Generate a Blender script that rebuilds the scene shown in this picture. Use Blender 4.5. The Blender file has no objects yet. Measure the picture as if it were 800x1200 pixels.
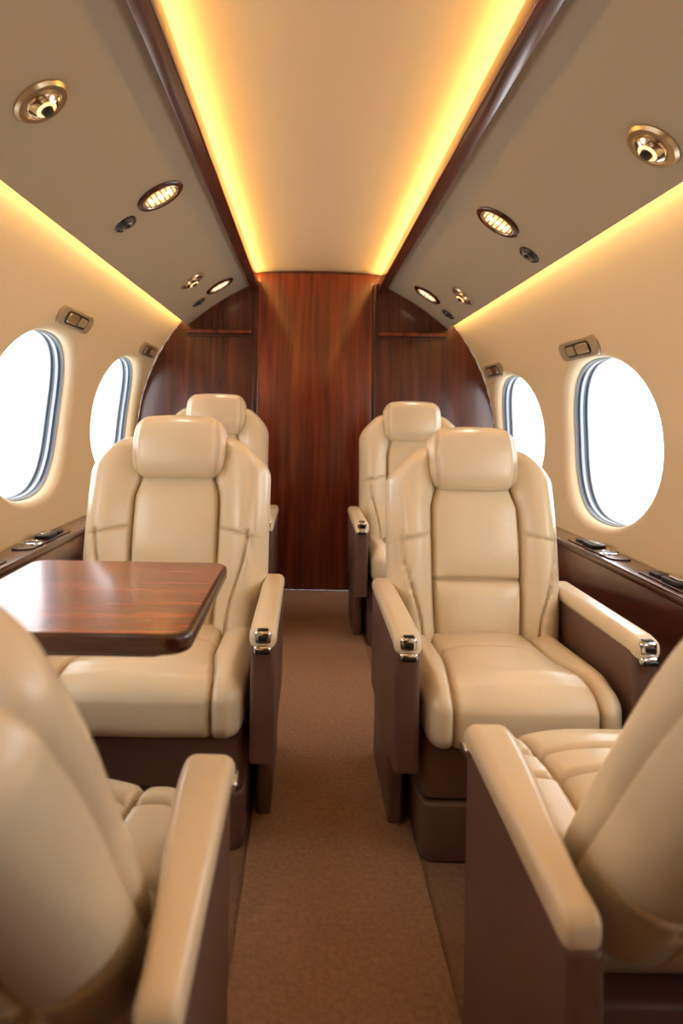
import bpy, math
import numpy as np
from mathutils import Vector, Matrix, Euler

XC=0.05; R=1.02; ZC=0.86; EYE=0.98; YB=3.9; YR=-1.475
scene=bpy.context.scene

# ---------------------------------------------------------------- materials
def new_mat(name):
    m=bpy.data.materials.new(name); m.use_nodes=True
    nt=m.node_tree; b=nt.nodes['Principled BSDF']; return m,nt,b
def srgb(r,g,b):
    f=lambda c:(c/255/12.92) if c/255<=0.04045 else ((c/255+0.055)/1.055)**2.4
    return (f(r),f(g),f(b),1)
def plain(name,col,rough=0.5,metal=0.0,coat=0,bump=0,bscale=400,var=0.0,wr=0.0,seam=None):
    m,nt,b=new_mat(name)
    b.inputs['Base Color'].default_value=col; b.inputs['Roughness'].default_value=rough
    b.inputs['Metallic'].default_value=metal; b.inputs['Coat Weight'].default_value=coat
    b.inputs['Coat Roughness'].default_value=0.2
    tc=nt.nodes.new('ShaderNodeTexCoord')
    if bump:
        n=nt.nodes.new('ShaderNodeTexNoise'); n.inputs['Scale'].default_value=bscale; n.inputs['Detail'].default_value=4
        nt.links.new(tc.outputs['Object'],n.inputs['Vector'])
        bp=nt.nodes.new('ShaderNodeBump'); bp.inputs['Strength'].default_value=bump; bp.inputs['Distance'].default_value=0.002
        nt.links.new(n.outputs['Fac'],bp.inputs['Height']); nt.links.new(bp.outputs['Normal'],b.inputs['Normal'])
        if wr:
            n3=nt.nodes.new('ShaderNodeTexNoise'); n3.inputs['Scale'].default_value=14; n3.inputs['Detail'].default_value=2; n3.inputs['Distortion'].default_value=1.0
            nt.links.new(tc.outputs['Object'],n3.inputs['Vector'])
            b3=nt.nodes.new('ShaderNodeBump'); b3.inputs['Strength'].default_value=wr; b3.inputs['Distance'].default_value=0.012
            nt.links.new(n3.outputs['Fac'],b3.inputs['Height']); nt.links.new(b3.outputs['Normal'],bp.inputs['Normal'])
    out=None
    if var:
        n2=nt.nodes.new('ShaderNodeTexNoise'); n2.inputs['Scale'].default_value=7 if var<0.1 else 90; n2.inputs['Detail'].default_value=5
        nt.links.new(tc.outputs['Object'],n2.inputs['Vector'])
        r=nt.nodes.new('ShaderNodeValToRGB'); 
        r.color_ramp.elements[0].position=0.3; r.color_ramp.elements[1].position=0.7
        r.color_ramp.elements[0].color=tuple(c*(1-var) for c in col[:3])+(1,)
        r.color_ramp.elements[1].color=tuple(min(1,c*(1+var)) for c in col[:3])+(1,)
        nt.links.new(n2.outputs['Fac'],r.inputs['Fac']); nt.links.new(r.outputs['Color'],b.inputs['Base Color'])
        out=r
    if seam and out:
        # darker tan along the modelled seam grooves
        at=nt.nodes.new('ShaderNodeAttribute'); at.attribute_name='seam'
        mx=nt.nodes.new('ShaderNodeMix'); mx.data_type='RGBA'
        nt.links.new(at.outputs['Fac'],mx.inputs[0]); nt.links.new(out.outputs['Color'],mx.inputs[6])
        mx.inputs[7].default_value=seam
        nt.links.new(mx.outputs[2],b.inputs['Base Color'])
    return m
def wood(name,scale,dark,mid,light,rough=0.27,coat=0.5,lo=0.28,hi=0.76):
    m,nt,b=new_mat(name)
    tc=nt.nodes.new('ShaderNodeTexCoord'); mp=nt.nodes.new('ShaderNodeMapping')
    mp.inputs['Scale'].default_value=scale
    nt.links.new(tc.outputs['Object'],mp.inputs['Vector'])
    n=nt.nodes.new('ShaderNodeTexNoise'); n.inputs['Scale'].default_value=1; n.inputs['Detail'].default_value=7; n.inputs['Roughness'].default_value=0.58; n.inputs['Distortion'].default_value=0.9
    nt.links.new(mp.outputs['Vector'],n.inputs['Vector'])
    r=nt.nodes.new('ShaderNodeValToRGB'); e=r.color_ramp.elements
    e[0].position=lo; e[0].color=dark; e[1].position=hi; e[1].color=light
    k=e.new(0.5); k.color=mid
    nt.links.new(n.outputs['Fac'],r.inputs['Fac']); nt.links.new(r.outputs['Color'],b.inputs['Base Color'])
    b.inputs['Roughness'].default_value=rough; b.inputs['Coat Weight'].default_value=coat; b.inputs['Coat Roughness'].default_value=0.12
    return m
def emis(name,col,s):
    m,nt,b=new_mat(name)
    b.inputs['Base Color'].default_value=(0.8,0.8,0.8,1)
    b.inputs['Emission Color'].default_value=col; b.inputs['Emission Strength'].default_value=s
    return m
M={}
M['cream']=plain('cream_leather',srgb(232,217,186),0.28,coat=0.18,bump=0.10,bscale=350,var=0.02,wr=0.12,seam=srgb(168,142,104))
M['brown']=plain('brown_leather',srgb(106,78,68),0.40,bump=0.12,bscale=350,var=0.05)
M['wall']=plain('wall_liner',srgb(219,199,163),0.6,bump=0.03,bscale=300)
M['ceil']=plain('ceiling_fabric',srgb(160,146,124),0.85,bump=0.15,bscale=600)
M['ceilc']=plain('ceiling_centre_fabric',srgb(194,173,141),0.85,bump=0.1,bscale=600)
M['carpet']=plain('carpet',srgb(130,97,72),0.95,bump=1.0,bscale=200,var=0.18)
M['carpet2']=plain('carpet_runner',srgb(146,109,80),0.95,bump=1.0,bscale=200,var=0.18)
M['woodz']=wood('mahogany_vertical',(22,22,1.1),srgb(66,23,10),srgb(106,42,19),srgb(138,61,29))
M['woodz2']=wood('mahogany_vertical_dark',(22,22,1.1),srgb(52,18,9),srgb(78,30,15),srgb(102,45,23))
M['woody']=wood('mahogany_long',(30,1.5,30),srgb(48,17,9),srgb(84,33,16),srgb(118,54,27),rough=0.22,coat=0.6)
M['woodx']=wood('mahogany_table',(2.4,40,20),srgb(80,31,17),srgb(144,67,39),srgb(188,104,64),rough=0.24,coat=0.5,lo=0.34,hi=0.68)
M['wooddk']=plain('mahogany_edge',srgb(64,23,12),0.25,coat=0.5)
M['chrome']=plain('chrome',(0.8,0.70,0.54,1),0.12,metal=1)
M['steel']=plain('polished_steel',(0.70,0.70,0.70,1),0.12,metal=1)
M['nickel']=plain('brushed_brass',(0.62,0.5,0.34,1),0.28,metal=1)
M['black']=plain('black_plastic',(0.012,0.011,0.01,1),0.3)
M['gasket']=plain('window_gasket',srgb(48,64,80),0.35)
M['shade']=plain('window_shade_track',srgb(160,170,178),0.4)
M['blind']=plain('window_blind',srgb(205,192,168),0.7)  # for the added light-blocking sheets behind the camera
M['bezel']=plain('switch_bezel',srgb(160,143,116),0.35)
M['led']=emis('led_strip',(1.0,0.58,0.18,1),48)
M['ledw']=emis('led_strip_wall',(1.0,0.62,0.22,1),22)
M['lamp']=emis('reading_lamp_lens',(1.0,0.55,0.18,1),1.5)
M['bulb']=emis('reading_lamp_bulb',(1.0,0.78,0.42,1),6)
m,nt,b=new_mat('window_pane'); 
nt.nodes.remove(b)
tr=nt.nodes.new('ShaderNodeBsdfTransparent'); gl=nt.nodes.new('ShaderNodeBsdfGlossy'); gl.inputs['Roughness'].default_value=0.02
mx=nt.nodes.new('ShaderNodeMixShader'); mx.inputs[0].default_value=0.05
nt.links.new(tr.outputs[0],mx.inputs[1]); nt.links.new(gl.outputs[0],mx.inputs[2])
nt.links.new(mx.outputs[0],nt.nodes['Material Output'].inputs['Surface']); M['pane']=m

# ---------------------------------------------------------------- mesh helpers
def make(name,V,F,mats,mi=None,parent=None,smooth=True,mat=None,seam=None):
    me=bpy.data.meshes.new(name)
    me.from_pydata([tuple(v) for v in V],[],[tuple(f) for f in F]) 
    for mm in mats: me.materials.append(M[mm])
    if mi is not None: me.polygons.foreach_set('material_index',np.asarray(mi,dtype=np.int32))
    me.polygons.foreach_set('use_smooth',[smooth]*len(me.polygons))
    if seam is not None:
        a=me.attributes.new('seam','FLOAT','POINT'); a.data.foreach_set('value',np.clip(seam,0,1).astype(np.float32))
    me.update()
    if smooth:
        try: me.set_sharp_from_angle(angle=math.radians(40))
        except Exception: pass
    ob=bpy.data.objects.new(name,me); scene.collection.objects.link(ob)
    if parent: ob.parent=parent
    if mat is not None: ob.matrix_local=mat
    return ob
def empty(name,loc=(0,0,0),rot=(0,0,0)):
    e=bpy.data.objects.new(name,None); e.empty_display_size=0.1
    e.location=loc; e.rotation_euler=rot; scene.collection.objects.link(e); return e

def axis_pts(h,r,step,m=5):
    inner=h-r
    t=[r*math.tan(k*math.pi/4/m) for k in range(1,m+1)]
    n=max(1,int(round(2*inner/step)))
    mid=list(np.linspace(-inner,inner,n+1))
    return np.array([-(inner+x) for x in reversed(t)]+mid+[inner+x for x in t])
def gridbox(half,r,step,cb=None,m=5):
    half=np.array(half,float); r=min(r,half.min()*0.999)
    A=[axis_pts(half[i],r,step,m) for i in range(3)]
    n=[len(a)-1 for a in A]
    keys=[];
    def face(ax,side):
        a1,a2=(ax+1)%3,(ax+2)%3
        I,J=np.meshgrid(np.arange(n[a1]),np.arange(n[a2]),indexing='ij'); I=I.ravel();J=J.ravel()
        cs=[]
        seq=[(0,0),(1,0),(1,1),(0,1)]
        if side==0: seq=seq[::-1]
        for (p,q) in seq:
            c=np.zeros((len(I),3),int); c[:,ax]=n[ax] if side else 0; c[:,a1]=I+p; c[:,a2]=J+q
            cs.append(c[:,0]*1000000+c[:,1]*1000+c[:,2])
        keys.append(np.stack(cs,1))
    for ax in range(3):
        for s in (0,1): face(ax,s)
    K=np.concatenate(keys); U,inv=np.unique(K.ravel(),return_inverse=True); F=inv.reshape(K.shape)
    Q=np.stack([A[0][U//1000000],A[1][(U//1000)%1000],A[2][U%1000]],1)
    inn=half-r; C=np.clip(Q,-inn,inn); D=Q-C; N=D/np.linalg.norm(D,axis=1,keepdims=True)
    P=C+r*N
    if cb is not None: P=cb(P,N)
    return P,F
def sstep(a,b,x):
    t=np.clip((x-a)/(b-a),0,1); return t*t*(3-2*t)
def gr(d,s=0.006): return np.exp(-(d/s)**2)

class Build:
    def __init__(s): s.V=[];s.F=[];s.MI=[];s.mats=[]
    def mi(s,m):
        if m not in s.mats: s.mats.append(m)
        return s.mats.index(m)
    def add(s,V,F,m,xf=None):
        o=len(s.V)
        for v in V:
            v=Vector(v)
            if xf is not None: v=xf@v
            s.V.append(tuple(v))
        k=s.mi(m)
        for f in F: s.F.append(tuple(int(i)+o for i in f)); s.MI.append(k)
    def box(s,lo,hi,m,r=0.003,xf=None):
        lo=np.array(lo,float);hi=np.array(hi,float)
        P,F=gridbox((hi-lo)/2,min(r,((hi-lo)/2).min()*0.98),10,m=2)
        s.add(P+(lo+hi)/2,F,m,xf)
    def lathe(s,prof,m,n=32,xf=None,sx=1,sy=1):
        V=[];F=[]
        for (r,z) in prof:
            for i in range(n):
                a=2*math.pi*i/n; V.append((r*math.cos(a)*sx,r*math.sin(a)*sy,z))
        for k in range(len(prof)-1):
            for i in range(n):
                j=(i+1)%n; F.append((k*n+i,k*n+j,(k+1)*n+j,(k+1)*n+i))
        s.add(V,F,m,xf)
    def slab(s,x0,x1,y0,y1,z0,z1,cr,er,m,mside=None,xf=None):
        prof=[(er,z0)]+[(er*(1-math.sin(a)),z0+er*(1-math.cos(a))) for a in np.linspace(0.3,math.pi/2,4)]
        prof+=[(er*(1-math.cos(a)),z1-er*(1-math.sin(a))) for a in np.linspace(0,math.pi/2,5)]
        def loop(ins,z):
            o=[];c=max(cr-ins,0.001)
            for (cx,cy,a0) in ((x1-ins-c,y1-ins-c,0),(x0+ins+c,y1-ins-c,90),(x0+ins+c,y0+ins+c,180),(x1-ins-c,y0+ins+c,270)):
                for k in range(7):
                    a=math.radians(a0+15*k); o.append((cx+c*math.cos(a),cy+c*math.sin(a),z))
            return o
        V=[];F=[];
        for (i,z) in prof: V+=loop(i,z)
        n=28;L=len(prof)
        for k in range(L-1):
            for i in range(n):
                j=(i+1)%n; F.append((k*n+i,k*n+j,(k+1)*n+j,(k+1)*n+i))
        s.add(V,F,mside or m,xf)
        s.add(V[(L-1)*n:],[tuple(range(n))],m,xf); s.add(V[:n],[tuple(range(n-1,-1,-1))],mside or m,xf)
    def extr(s,poly,y0,y1,m,caps=True):
        n=len(poly); V=[(x,y0,z) for x,z in poly]+[(x,y1,z) for x,z in poly]
        F=[(i,(i+1)%n,n+(i+1)%n,n+i) for i in range(n)]
        if caps: F+=[tuple(range(n-1,-1,-1)),tuple(range(n,2*n))]
        s.add(V,F,m)
    def out(s,name,parent=None,smooth=True,mat=None):
        return make(name,s.V,s.F,s.mats,s.MI,parent,smooth,mat)

# ---------------------------------------------------------------- shell
def wp(side,y,phi,off=0.0):
    return (XC+side*(R+off)*math.cos(phi),y,ZC+(R+off)*math.sin(phi))
PH0=math.asin((0.555-ZC)/R); PH1=math.asin((1.69-ZC)/R)
cells=[(2.96,YB),(1.88,2.96),(0.80,1.88),(-0.28,0.80),(YR,-0.28)]
NE=2.3
wn=0
for side,sn,pc,HA,HB,wcs in ((-1,'left',0.112,0.35,0.284,[3.44,2.40,1.34,0.26,-0.85]),(1,'right',0.055,0.365,0.284,[3.48,2.45,1.34,0.26,-0.85])):
    b=Build()
    for ci,(yc,(y0,y1)) in enumerate(zip(wcs,cells)):
        th=set(np.round(np.linspace(0,2*math.pi,97)[:-1],6))
        for cy in (y0,y1):
            for cp in (PH0,PH1):
                th.add(round(math.atan2(cp-pc,cy-yc)%(2*math.pi),6))
        th=sorted(th); n=len(th)
        def oval(t,sc=1.0):
            c,s_=math.cos(t),math.sin(t)
            r=1/((abs(c)/HA)**NE+(abs(s_)/HB)**NE)**(1/NE)
            return (yc+r*sc*c,pc+r*sc*s_)
        def rect(t):
            c,s_=math.cos(t),math.sin(t); k=1e9
            if c>1e-9:k=min(k,(y1-yc)/c)
            if c<-1e-9:k=min(k,(y0-yc)/c)
            if s_>1e-9:k=min(k,(PH1-pc)/s_)
            if s_<-1e-9:k=min(k,(PH0-pc)/s_)
            return (yc+k*c,pc+k*s_)
        def rings(seq):
            V=[];F=[]
            for row in seq: V+=row
            for k in range(len(seq)-1):
                for i in range(n):
                    j=(i+1)%n; f=(k*n+i,k*n+j,(k+1)*n+j,(k+1)*n+i)
                    F.append(f if side<0 else f[::-1])
            return V,F
        seq=[]
        for s_ in np.linspace(1,0,13):
            row=[]
            for t in th:
                a=rect(t);o=oval(t,1.12); row.append(wp(side,a[0]*s_+o[0]*(1-s_),a[1]*s_+o[1]*(1-s_)))
            seq.append(row)
        for sc,off in ((1.09,0.003),(1.055,0.010),(1.03,0.020),(1.015,0.034),(1.01,0.044)):
            seq.append([wp(side,*oval(t,sc),off) for t in th])
        V,F=rings(seq); b.add(V,F,'wall')
        pp=np.linspace(PH0,PH1,40); V=[];
        for p in pp: V+= [wp(side,y1-0.012,p,0.003),wp(side,y1+0.012,p,0.003)]
        b.add(V,[(2*i,2*i+1,2*i+3,2*i+2) for i in range(39)],'wall')
        wn+=1
        w=Build()
        def rr(lst,m):
            V,F=rings([[wp(side,*oval(t,sc),off) for t in th] for sc,off in lst]); w.add(V,F,m)
        rr([(1.02,0.038),(0.998,0.038),(0.985,0.042)],'shade')
        rr([(0.985,0.042),(0.99,0.050),(0.98,0.056)],'gasket')
        rr([(0.98,0.056),(0.972,0.057),(0.970,0.068)],'shade')
        rr([(0.970,0.068),(0.975,0.078),(0.965,0.083)],'gasket')
        rr([(0.965,0.083),(0.955,0.085),(0.955,0.098)],'shade')
        rowsV=[[wp(side,*oval(t,0.96*q),0.094) for t in th] for q in (1,0.75,0.5,0.25,0.001)]
        V,F=rings(rowsV); w.add(V,F,'pane')
        if ci==4:   # sheet added over the unseen rearmost windows to cut light from behind
            rowsV=[[wp(side,*oval(t,0.985*q),0.060) for t in th] for q in (1,0.75,0.5,0.25,0.001)]
            V,F=rings(rowsV); w.add(V,F,'blind')
        w.out('window_%d'%wn)
    x,_,zz=wp(side,0,PH0)
    b.add([(x,YR,zz),(x,YB,zz),(x,YB,0),(x,YR,0)],[(0,1,2,3)],'wall')
    b.out('wall_'+sn)

b=Build()
phs=np.linspace(PH1-0.01,math.pi-PH1+0.01,25); V=[];F=[]
for p in phs:
    for y in (YR,YB): V.append((XC+(R+0.003)*math.cos(p),y,ZC+(R+0.003)*math.sin(p)))
for i in range(24): F.append((2*i,2*i+1,2*i+3,2*i+2))
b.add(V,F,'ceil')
TX=0.335
xs=np.linspace(-TX-0.075,TX+0.075,21)
poly=[(XC+x,1.799+0.022*(1-(x/(TX+0.075))**2)) for x in xs]+[(XC+x,1.81+0.022*(1-(x/(TX+0.075))**2)) for x in xs[::-1]]
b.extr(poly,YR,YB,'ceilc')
for s_ in (-1,1):
    pts=[]
    for t in np.linspace(0,1,13):
        x=TX+0.045+(0.745-TX-0.045)*t; z=1.738+(1.500-1.738)*t+0.018*math.sin(math.pi*t)
        pts.append((XC+s_*x,z))
    pts+= [(XC+s_*0.749,1.504),(XC+s_*0.749,1.510),(XC+s_*0.742,1.514)]
    for t in np.linspace(1,0,7):
        x=TX+0.045+(0.73-TX-0.045)*t; z=1.752+(1.516-1.752)*t+0.018*math.sin(math.pi*t); pts.append((XC+s_*x,z))
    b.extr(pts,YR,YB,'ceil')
    b.extr([(XC+s_*(TX+0.05),1.74),(XC+s_*(TX+0.075),1.74),(XC+s_*(TX+0.075),1.81),(XC+s_*(TX+0.07),1.81)],YR,YB,'ceilc')
b.out('ceiling')
for s_,nm in ((-1,1),(1,2)):
    t=Build(); x0,x1=sorted((XC+s_*TX,XC+s_*(TX+0.05)))
    t.box((x0,YR,1.708),(x1,YB,1.756),'woody',r=0.006); t.out('trim_%d'%nm)
for s_ in (-1,1):
    l=Build(); x=XC+s_*(TX+0.014); l.box((min(x,x+s_*0.01),YR+0.02,1.757),(max(x,x+s_*0.01),YB-0.02,1.768),'led',r=0.002); l.out('cove_led_strip')
    l=Build(); x=XC+s_*0.738; l.box((min(x,x-s_*0.008),YR+0.02,1.517),(max(x,x-s_*0.008),YB-0.02,1.537),'ledw',r=0.002); l.out('wall_led_strip')

# floor
f=Build(); f.box((XC-1.0,YR,-0.05),(XC+1.0,YB,0.0),'carpet',r=0.001)
f.box((-0.120,YR+0.01,0.0),(0.268,YB-0.05,0.010),'carpet2',r=0.009)
f.out('floor')

# bulkheads
def bulk(y,wood_m,sgn):
    b=Build()
    ph=np.linspace(PH0,math.pi-PH0,49)
    pts=[(XC+R*math.cos(p),ZC+R*math.sin(p)) for p in ph]
    xx=pts[0][0]; pts=[(xx,0)]+pts+[(2*XC-xx,0)]
    y2=y+0.03*sgn
    b.extr(pts,min(y,y2),max(y,y2),wood_m)
    return b
b=bulk(YB,'woodz2',1)
for x0,x1 in ((-0.315,-0.292),(0.362,0.385)):
    b.box((x0,YB-0.02,0),(x1,YB,1.75),'wooddk')
b.out('wall_back')
dd=Build(); dd.box((-0.29,YB-0.03,0.008),(0.36,YB-0.001,1.80),'woodz',r=0.006); dd.out('door_1')
for x0,x1 in ((-0.69,-0.325),(0.395,0.78)):
    s=Build(); s.box((x0,YB-0.05,1.452),(x1,YB,1.475),'woodz',r=0.006); s.box((x0,YB-0.02,1.435),(x1,YB,1.452),'wooddk'); s.out('bulkhead_ledge')
b=bulk(YR,'woodz2',-1); b.out('wall_front')

# side consoles
for s_ in (-1,1):
    b=Build()
    xi=XC+s_*0.868; xo=XC+s_*0.972; x0,x1=sorted((xi,xo))
    b.box((x0,YR+0.01,0.535),(x1,YB-0.06,0.56),'woody',r=0.006)
    xf=XC+s_*0.878; x2,x3=sorted((xf,XC+s_*0.94))
    b.box((x2,YR+0.01,0.36),(x3,YB-0.06,0.537),'woody',r=0.004)
    b.box((x2,YR+0.01,0.0),(x3,YB-0.06,0.358),'brown',r=0.004)
    for yy in (0.75,1.76,2.28,3.3):
        xm=XC+s_*0.925
        b.slab(xm-0.035,xm+0.035,yy-0.19,yy+0.19,0.56,0.564,0.03,0.002,'wooddk')
        xf_=Matrix.Translation((xm,yy-0.09,0.563)); b.lathe([(0.0,0.001),(0.026,0.001),(0.03,0.006),(0.034,0.005),(0.035,0)],'steel',24,xf_)
        b.lathe([(0.0,0.004),(0.024,0.004),(0.026,0.001)],'black',24,xf_)
        b.slab(xm-0.026,xm+0.026,yy-0.02,yy+0.07,0.564,0.576,0.015,0.003,'black')
        b.slab(xm-0.012,xm+0.012,yy-0.005,yy+0.055,0.576,0.580,0.01,0.002,'steel')
        b.slab(xm-0.018,xm+0.018,yy+0.09,yy+0.15,0.564,0.572,0.012,0.003,'black')
    b.out('side_console')

# ---------------------------------------------------------------- ceiling fittings
def panel_mat(side,relx,y):
    t=(relx-TX-0.045)/(0.745-TX-0.045); z=1.738+(1.5-1.738)*t+0.018*math.sin(math.pi*t)
    dz=(-0.238+0.018*math.pi*math.cos(math.pi*t))/(0.745-TX-0.045)
    tx=Vector((side,0,dz)).normalized()
    ty=Vector((0,1,0)); nz=tx.cross(ty)
    if nz.z>0: nz=-nz; 
    ty=nz.cross(tx)
    m=Matrix((tx,ty,nz)).transposed().to_4x4(); m.translation=Vector((XC+side*relx,y,z)); return m
def downlight(side,rx,y):
    b=Build()
    b.lathe([(0.060,-0.002),(0.060,0.004),(0.054,0.010),(0.042,0.010),(0.036,0.004)],'nickel',36)
    b.lathe([(0.038,0.004),(0.035,0.014),(0.024,0.021),(0.010,0.024),(0.0005,0.025)],'chrome',36)
    b.lathe([(0.014,0.022),(0.012,0.030),(0.0005,0.032)],'black',20)
    b.lathe([(0.022,0.0215),(0.018,0.0245),(0.014,0.0235)],'lamp',24)
    b.out('ceiling_downlight',mat=panel_mat(side,rx,y))
def reading(side,rx,y):
    b=Build()
    b.lathe([(0.080,-0.002),(0.080,0.004),(0.075,0.008),(0.060,0.008),(0.057,0.003)],'wooddk',36)
    b.lathe([(0.064,0.007),(0.059,0.010),(0.052,0.006)],'nickel',36)
    b.lathe([(0.054,0.004),(0.03,0.005),(0.0005,0.005)],'lamp',36)
    for k in (-1,0,1):
        b.lathe([(0.012,0.005),(0.009,0.009),(0.0005,0.010)],'bulb',16,Matrix.Translation((k*0.028,0,0)))
    for k in (-2.5,-1.5,-0.5,0.5,1.5,2.5):
        h=math.sqrt(0.052**2-(k*0.017)**2); b.box((k*0.017-0.002,-h,0.004),(k*0.017+0.002,h,0.012),'nickel',r=0.001)
    o=b.out('reading_light',mat=panel_mat(side,rx,y))
    l=bpy.data.lights.new('reading_lamp','SPOT'); l.energy=5.2 if y>1 else 2.5; l.color=(1,0.86,0.69); l.spot_size=math.radians(110); l.spot_blend=0.8; l.shadow_soft_size=0.05
    lo=bpy.data.objects.new('lamp',l); scene.collection.objects.link(lo); lo.parent=o
    lo.location=(0,0,0.03); lo.rotation_euler=(math.pi,0,0)
def vent(side,rx,y):
    b=Build()
    b.lathe([(0.038,-0.002),(0.038,0.004),(0.035,0.008),(0.029,0.006)],'black',30)
    b.lathe([(0.030,0.004),(0.022,0.012),(0.014,0.012),(0.010,0.006),(0.0005,0.006)],'black',30)
    b.lathe([(0.020,0.0125),(0.018,0.0135),(0.016,0.0125)],'nickel',30)
    b.out('air_vent',mat=panel_mat(side,rx,y))
for s_ in (-1,1):
    for y in (-0.4,1.38 if s_<0 else 1.43,3.18): downlight(s_,0.60 if s_<0 else 0.665,y)
    for y in (0.6,2.12 if s_<0 else 2.24,3.56): reading(s_,0.52 if s_<0 else 0.565,y)
    for y in (0.64,2.16 if s_<0 else 2.30,3.62): vent(s_,0.636 if s_<0 else 0.688,y)
for s_,ph in ((-1,0.475),(1,0.395)):
    for y in (0.3,1.40,2.50,3.64):
        P=Vector(wp(s_,y,ph)); nz=Vector((-s_*math.cos(ph),0,-math.sin(ph))); ty=Vector((0,1,0)); tx=ty.cross(nz)
        m=Matrix((tx,ty,nz)).transposed().to_4x4(); m.translation=P
        b=Build(); b.slab(-0.038,0.038,-0.17,0.17,-0.003,0.012,0.036,0.007,'bezel')
        b.slab(-0.025,0.025,-0.12,0.10,0.012,0.015,0.020,0.002,'black')
        b.slab(-0.018,0.018,-0.11,-0.01,0.014,0.021,0.012,0.003,'nickel')
        b.slab(-0.016,0.016,0.01,0.08,0.014,0.020,0.010,0.002,'bezel')
        b.out('shade_switch',mat=m)

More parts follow.
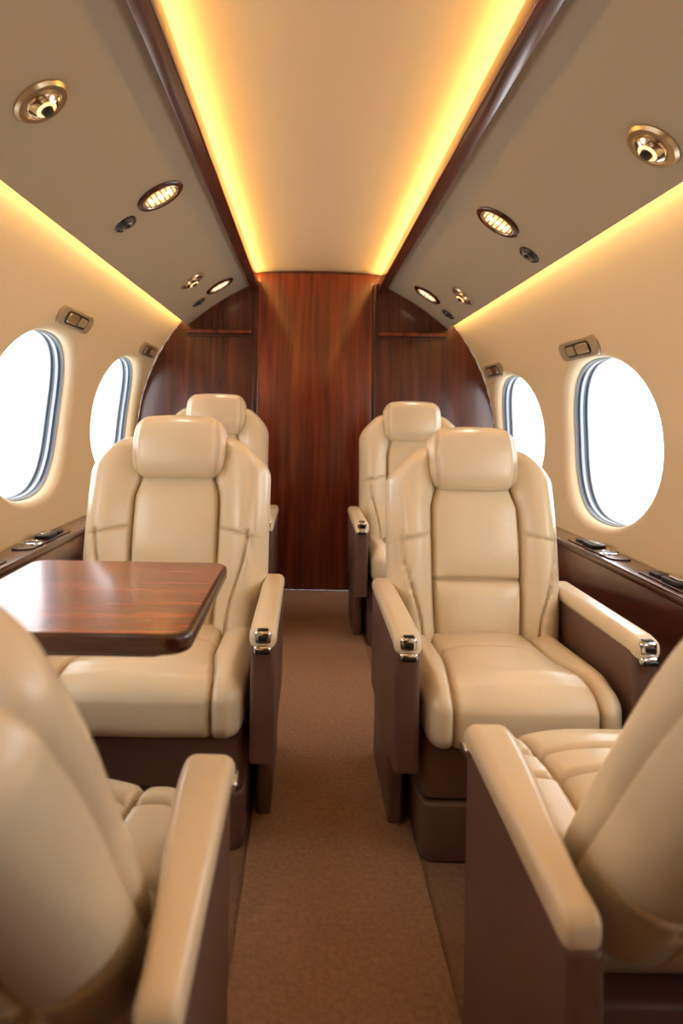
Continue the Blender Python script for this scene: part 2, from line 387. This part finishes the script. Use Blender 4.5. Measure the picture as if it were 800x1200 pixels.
# ---------------------------------------------------------------- seats
def seat(X,Y,facing,hw=0.25,recl=12,zs=1.0,arm=( -0.42,0.12),H=0.62,cl=0.41,headw=0.125,zj=0.30,bot=0.96,fg=False,bw=None,zarm=0.0):
    """origin on floor below the seat/back joint; local front = -Y"""
    root=empty('passenger_seat',(X,Y,0),(0,0,0 if facing<0 else math.pi))
    root.scale=(1,1,zs)
    t=0.070; W=bw or hw; S={}
    def cb(P,N):
        x,y,z=P[:,0].copy(),P[:,1].copy(),P[:,2]+ (H-0.02)/2
        h=H-0.02; zn=z/h; ax=np.abs(x); xn=ax/W
        fm=np.clip(-N[:,1],0,1)**0.5; bm=np.clip(N[:,1],0,1)**0.5; sm=np.clip(np.abs(N[:,0]),0,1)
        xi=0.120+0.006*np.sin(zn*3)-0.016*sstep(0.66,0.8,zn)
        wing=(0.024 if fg else 0.056)*np.exp(-np.abs((ax-0.76*W)/(0.23*W))**2.4)*(0.6+0.4*np.sin(np.clip(zn,0,1)*math.pi))
        wing*=1-0.25*sstep(0.85,1,zn)
        main=0.026*np.clip(1-(ax/xi)**4,0,1)*np.clip(1-np.abs((z-0.355)/0.130)**4,0,1)
        lumb=0.030*np.clip(1-(ax/xi)**4,0,1)*np.clip(1-np.abs((z-0.135)/0.085)**4,0,1)
        fade=1-sstep(0.82,0.97,xn)
        xs2=xi+0.045+0.045*sstep(0.08,0.33,z)
        g1=gr(ax-xi,0.006)*(z<0.54); g2=gr(z-0.22,0.006)*(ax<xi)
        g3=gr(z-(0.35-0.25*(ax-xi)),0.0045)*(ax>xi)*fade
        g4=gr(ax-xs2,0.0045)*(1-sstep(0.335,0.35,z))*fade
        g=0.018*g1+0.013*g2+0.007*g3+0.011*g4
        gb=gr(ax-0.72*W,0.005); gs=gr(P[:,1]+0.012,0.005)*(sm>0.6)
        y=y-fm*(wing+main+lumb-g)
        y=y+bm*(0.018*(1-xn**2)-0.007*gb-0.006*gr(z-0.18,0.005))
        x=x-np.sign(x)*sm*(0.006*gr(P[:,1]+0.012,0.005))
        S['b']=0.6*np.maximum.reduce([g1*fm,g2*fm,g3*fm*0.5,g4*fm*0.8,gb*bm*0.7,gs*0.7])
        wf=bot+(1-bot)*sstep(0.0,0.30,zn)-0.22*sstep(0.80,1.03,zn)**1.7
        x=x*wf
        z=z-0.040*xn**2.5*sstep(0.6,1,zn)
        y=y+0.02*sstep(0.5,1,zn)
        return np.stack([x,y,z],1)
    P,F=gridbox((W,t,(H-0.02)/2),0.055,0.0048,cb)
    bk=make('backrest',P,F,['cream'],parent=root,seam=S['b'])
    bk.location=(0,t+0.0,zj); bk.rotation_euler=(-math.radians(recl),0,0)
    def cbh(P,N):
        x,y,z=P[:,0].copy(),P[:,1].copy(),P[:,2].copy()
        xn=np.abs(x)/headw; zn=z/0.090
        fm=np.clip(-N[:,1],0,1)
        y=y+0.022*xn**2 - 0.018*(1-zn**2)*fm
        x=x*(1+0.04*(1-zn**2)-0.03*sstep(0,1,zn)-0.03*sstep(0,-1,zn))
        z=z+0.006*(1-xn**2)*(zn>0)*zn
        x=x-np.sign(x)*0.004*gr(P[:,1]+0.01,0.005)*np.abs(N[:,0])
        gq=gr(np.abs(P[:,0])-0.86*headw,0.0045)
        y=y+0.007*gq*fm
        S['h']=0.5*gq*(np.abs(N[:,0])<0.9)
        return np.stack([x,y,z],1)
    P,F=gridbox((headw,0.055,0.090),0.040,0.0055,cbh)
    hd=make('headrest',P+np.array([0,-0.064,H-0.077]),F,['cream'],parent=root,seam=S['h'])
    hd.location=bk.location; hd.rotation_euler=bk.rotation_euler
    sh=Build(); P,F=gridbox((W*0.80,0.012,0.05 if fg else 0.09),0.011,0.02)
    sh.add(P+np.array([0,t+(-0.004 if fg else 0.008),0.09 if fg else 0.10]),F,'cream' if fg else 'brown')
    so=sh.out('back_shell',parent=root); so.location=bk.location; so.rotation_euler=bk.rotation_euler
    cd=(cl+0.06)/2; th=0.068
    def cbc(P,N):
        x,y,z=P[:,0].copy(),P[:,1].copy(),P[:,2].copy()
        ax=np.abs(x); um=np.clip(N[:,2],0,1)**0.5; fr=np.clip(-N[:,1],0,1)**0.5
        yn=(y+cd)/(2*cd)
        xi=hw*0.60+0.025*sstep(0.5,0.0,yn)
        bol=(0.006 if fg else 0.020)*np.exp(-((ax-0.82*hw)/(0.17*hw))**2)
        cen=0.020*np.clip(1-(ax/xi)**4,0,1)
        g1=gr(ax-xi,0.006); g=0.017*g1
        ga=gr(y-(cd-0.19),0.006)*(ax<xi); g2=0.013*ga
        gc=0
        if fg:
            gc=gr(y-(cd-0.27),0.006)+gr(y-(cd-0.11),0.006)+gr(y-(cd-0.34),0.006); g2=g2+0.009*gc
        S['c']=0.6*np.maximum(g1*np.maximum(um,fr),np.maximum(ga,gc)*um)
        z=z+um*(bol+cen-g-g2)-0.018*sstep(0.0,1,yn)*um
        y=y-fr*(0.016*(1-(z/0.09)**2)*(1-0.3*(ax/hw)**4)+0.6*(bol+cen)-g)
        z=z-0.018*sstep(0.18,0.0,yn)*um*1.0
        x=x-np.sign(x)*0.006*sstep(0.3,0,yn)*(ax/hw)**3
        return np.stack([x,y,z],1)
    P,F=gridbox((hw-0.004,cd,th),0.040,0.0050,cbc)
    make('seat_cushion',P+np.array([0,0.06-cd,0.255+th]),F,['cream'],parent=root,seam=S['c'])
    b=Build()
    b.slab(-hw+0.004,hw-0.004,-cl+0.03,0.10,0.135,0.268,0.03,0.008,'brown')
    b.slab(-hw+0.004,hw-0.004,-cl+0.02,0.10,0.0,0.131,0.03,0.008,'brown')
    b.out('base',parent=root)
    for s_ in (-1,1):
        b=Build(); aw=0.036 if fg else 0.031; xc=s_*(hw+aw+0.003); a0,a1=arm
        if fg: 
            xa,xb=sorted((s_*(hw+2*aw-0.002),s_*(hw+2*aw-0.040)))
        else: xa,xb=xc-aw+0.003,xc+aw-0.003
        b.slab(xa,xb,a0+0.01,a1,0.205 if not fg else 0.02,0.47+zarm,0.012,0.006,'brown')
        P,F=gridbox((aw,(a1-a0)/2,0.022),0.019,0.02)
        yn=(P[:,1]-P[:,1].min())/(a1-a0)
        P[:,2]-=0.012*np.clip(1-yn/0.08,0,1)**2
        if fg:
            k=(P[:,0]*-s_+aw)/(2*aw)
            P[:,0]+=s_*k*0.030*sstep(0.1,1,yn)
        b.add(P+np.array([xc,(a0+a1)/2,0.485+zarm]),F,'cream')
        if not fg: b.slab(xc-aw+0.012,xc+aw-0.014,a0+0.16,a1-0.02,0.0,0.21,0.01,0.004,'brown')
        b.out('armrest',parent=root)
        c=Build()
        if fg:
            xo=s_*(hw+2*aw+0.002)
            xl,xr=sorted((xo-s_*0.012,xo+s_*0.006))
            c.box((xl,a0+0.004,0.462),(xr,a0+0.045,0.478),'steel',r=0.005)
            c.box((xl+0.002,a0-0.003,0.456),(xr-0.002,a0+0.012,0.472),'black',r=0.004)
        else:
            c.box((xc-0.020,a0-0.008,0.456),(xc+0.020,a0+0.012,0.476),'steel',r=0.008)
            c.box((xc-0.019,a0-0.004,0.476),(xc+0.019,a0+0.018,0.5085),'steel',r=0.009)
            c.box((xc-0.012,a0+0.000,0.506),(xc+0.012,a0+0.013,0.511),'black',r=0.003)
            c.box((xc-0.016,a0-0.012,0.458),(xc+0.016,a0-0.006,0.468),'black',r=0.003)
            c.box((xc-0.010,a0-0.008,0.485),(xc+0.010,a0-0.001,0.498),'black',r=0.003)
        c.out('armrest_latch',parent=root)
    return root
seat(-0.382,1.93,-1,hw=0.258,bw=0.272,recl=11,H=0.660,headw=0.135,zarm=0.008)
seat(0.489,1.90,-1,hw=0.226,bw=0.246,recl=11,H=0.640,headw=0.126,zarm=0.008)
seat(-0.458,3.32,-1,hw=0.258,bw=0.262,recl=9,H=0.70,zs=1.07,headw=0.145)
seat(0.525,3.32,-1,hw=0.25,bw=0.258,recl=9,H=0.68,zs=1.07,headw=0.14)
seat(-0.430,0.83,1,hw=0.262,bw=0.270,recl=39,H=0.680,arm=(-0.15,0.285),cl=0.29,zj=0.375,bot=1.0,fg=True)
seat(0.592,0.935,1,hw=0.262,bw=0.264,recl=38,H=0.685,arm=(-0.155,0.28),cl=0.39,zj=0.375,bot=1.0,fg=True)

# ---------------------------------------------------------------- table
t=Build()
t.slab(-0.54,-0.152,0.905,1.37,0.660,0.688,0.035,0.008,'woodx','wooddk')
t.slab(-0.51,-0.185,0.94,1.335,0.646,0.661,0.03,0.004,'wooddk')
t.box((-0.82,1.10,0.615),(-0.42,1.18,0.647),'nickel',r=0.006)
t.box((-0.82,1.09,0.56),(-0.76,1.19,0.63),'nickel',r=0.008)
t.out('folding_table')

# ---------------------------------------------------------------- world, camera
w=bpy.data.worlds.new('World'); scene.world=w; w.use_nodes=True
bg=w.node_tree.nodes['Background']; bg.inputs['Color'].default_value=(0.97,0.97,0.99,1); bg.inputs['Strength'].default_value=4.4
cd_=bpy.data.cameras.new('Camera'); cam=bpy.data.objects.new('Camera',cd_); scene.collection.objects.link(cam)
cam.location=(0,0,EYE); cam.rotation_euler=(math.pi/2,math.radians(-1.0),0)
cd_.sensor_fit='VERTICAL'; cd_.sensor_height=36; cd_.sensor_width=24; cd_.lens=24
cd_.shift_x=40/1200; cd_.shift_y=-110/1200
cd_.clip_start=0.02
cd_.dof.use_dof=True; cd_.dof.focus_distance=1.85; cd_.dof.aperture_fstop=3.2
scene.camera=cam
scene.view_settings.view_transform='Standard'
scene.view_settings.exposure=0.0
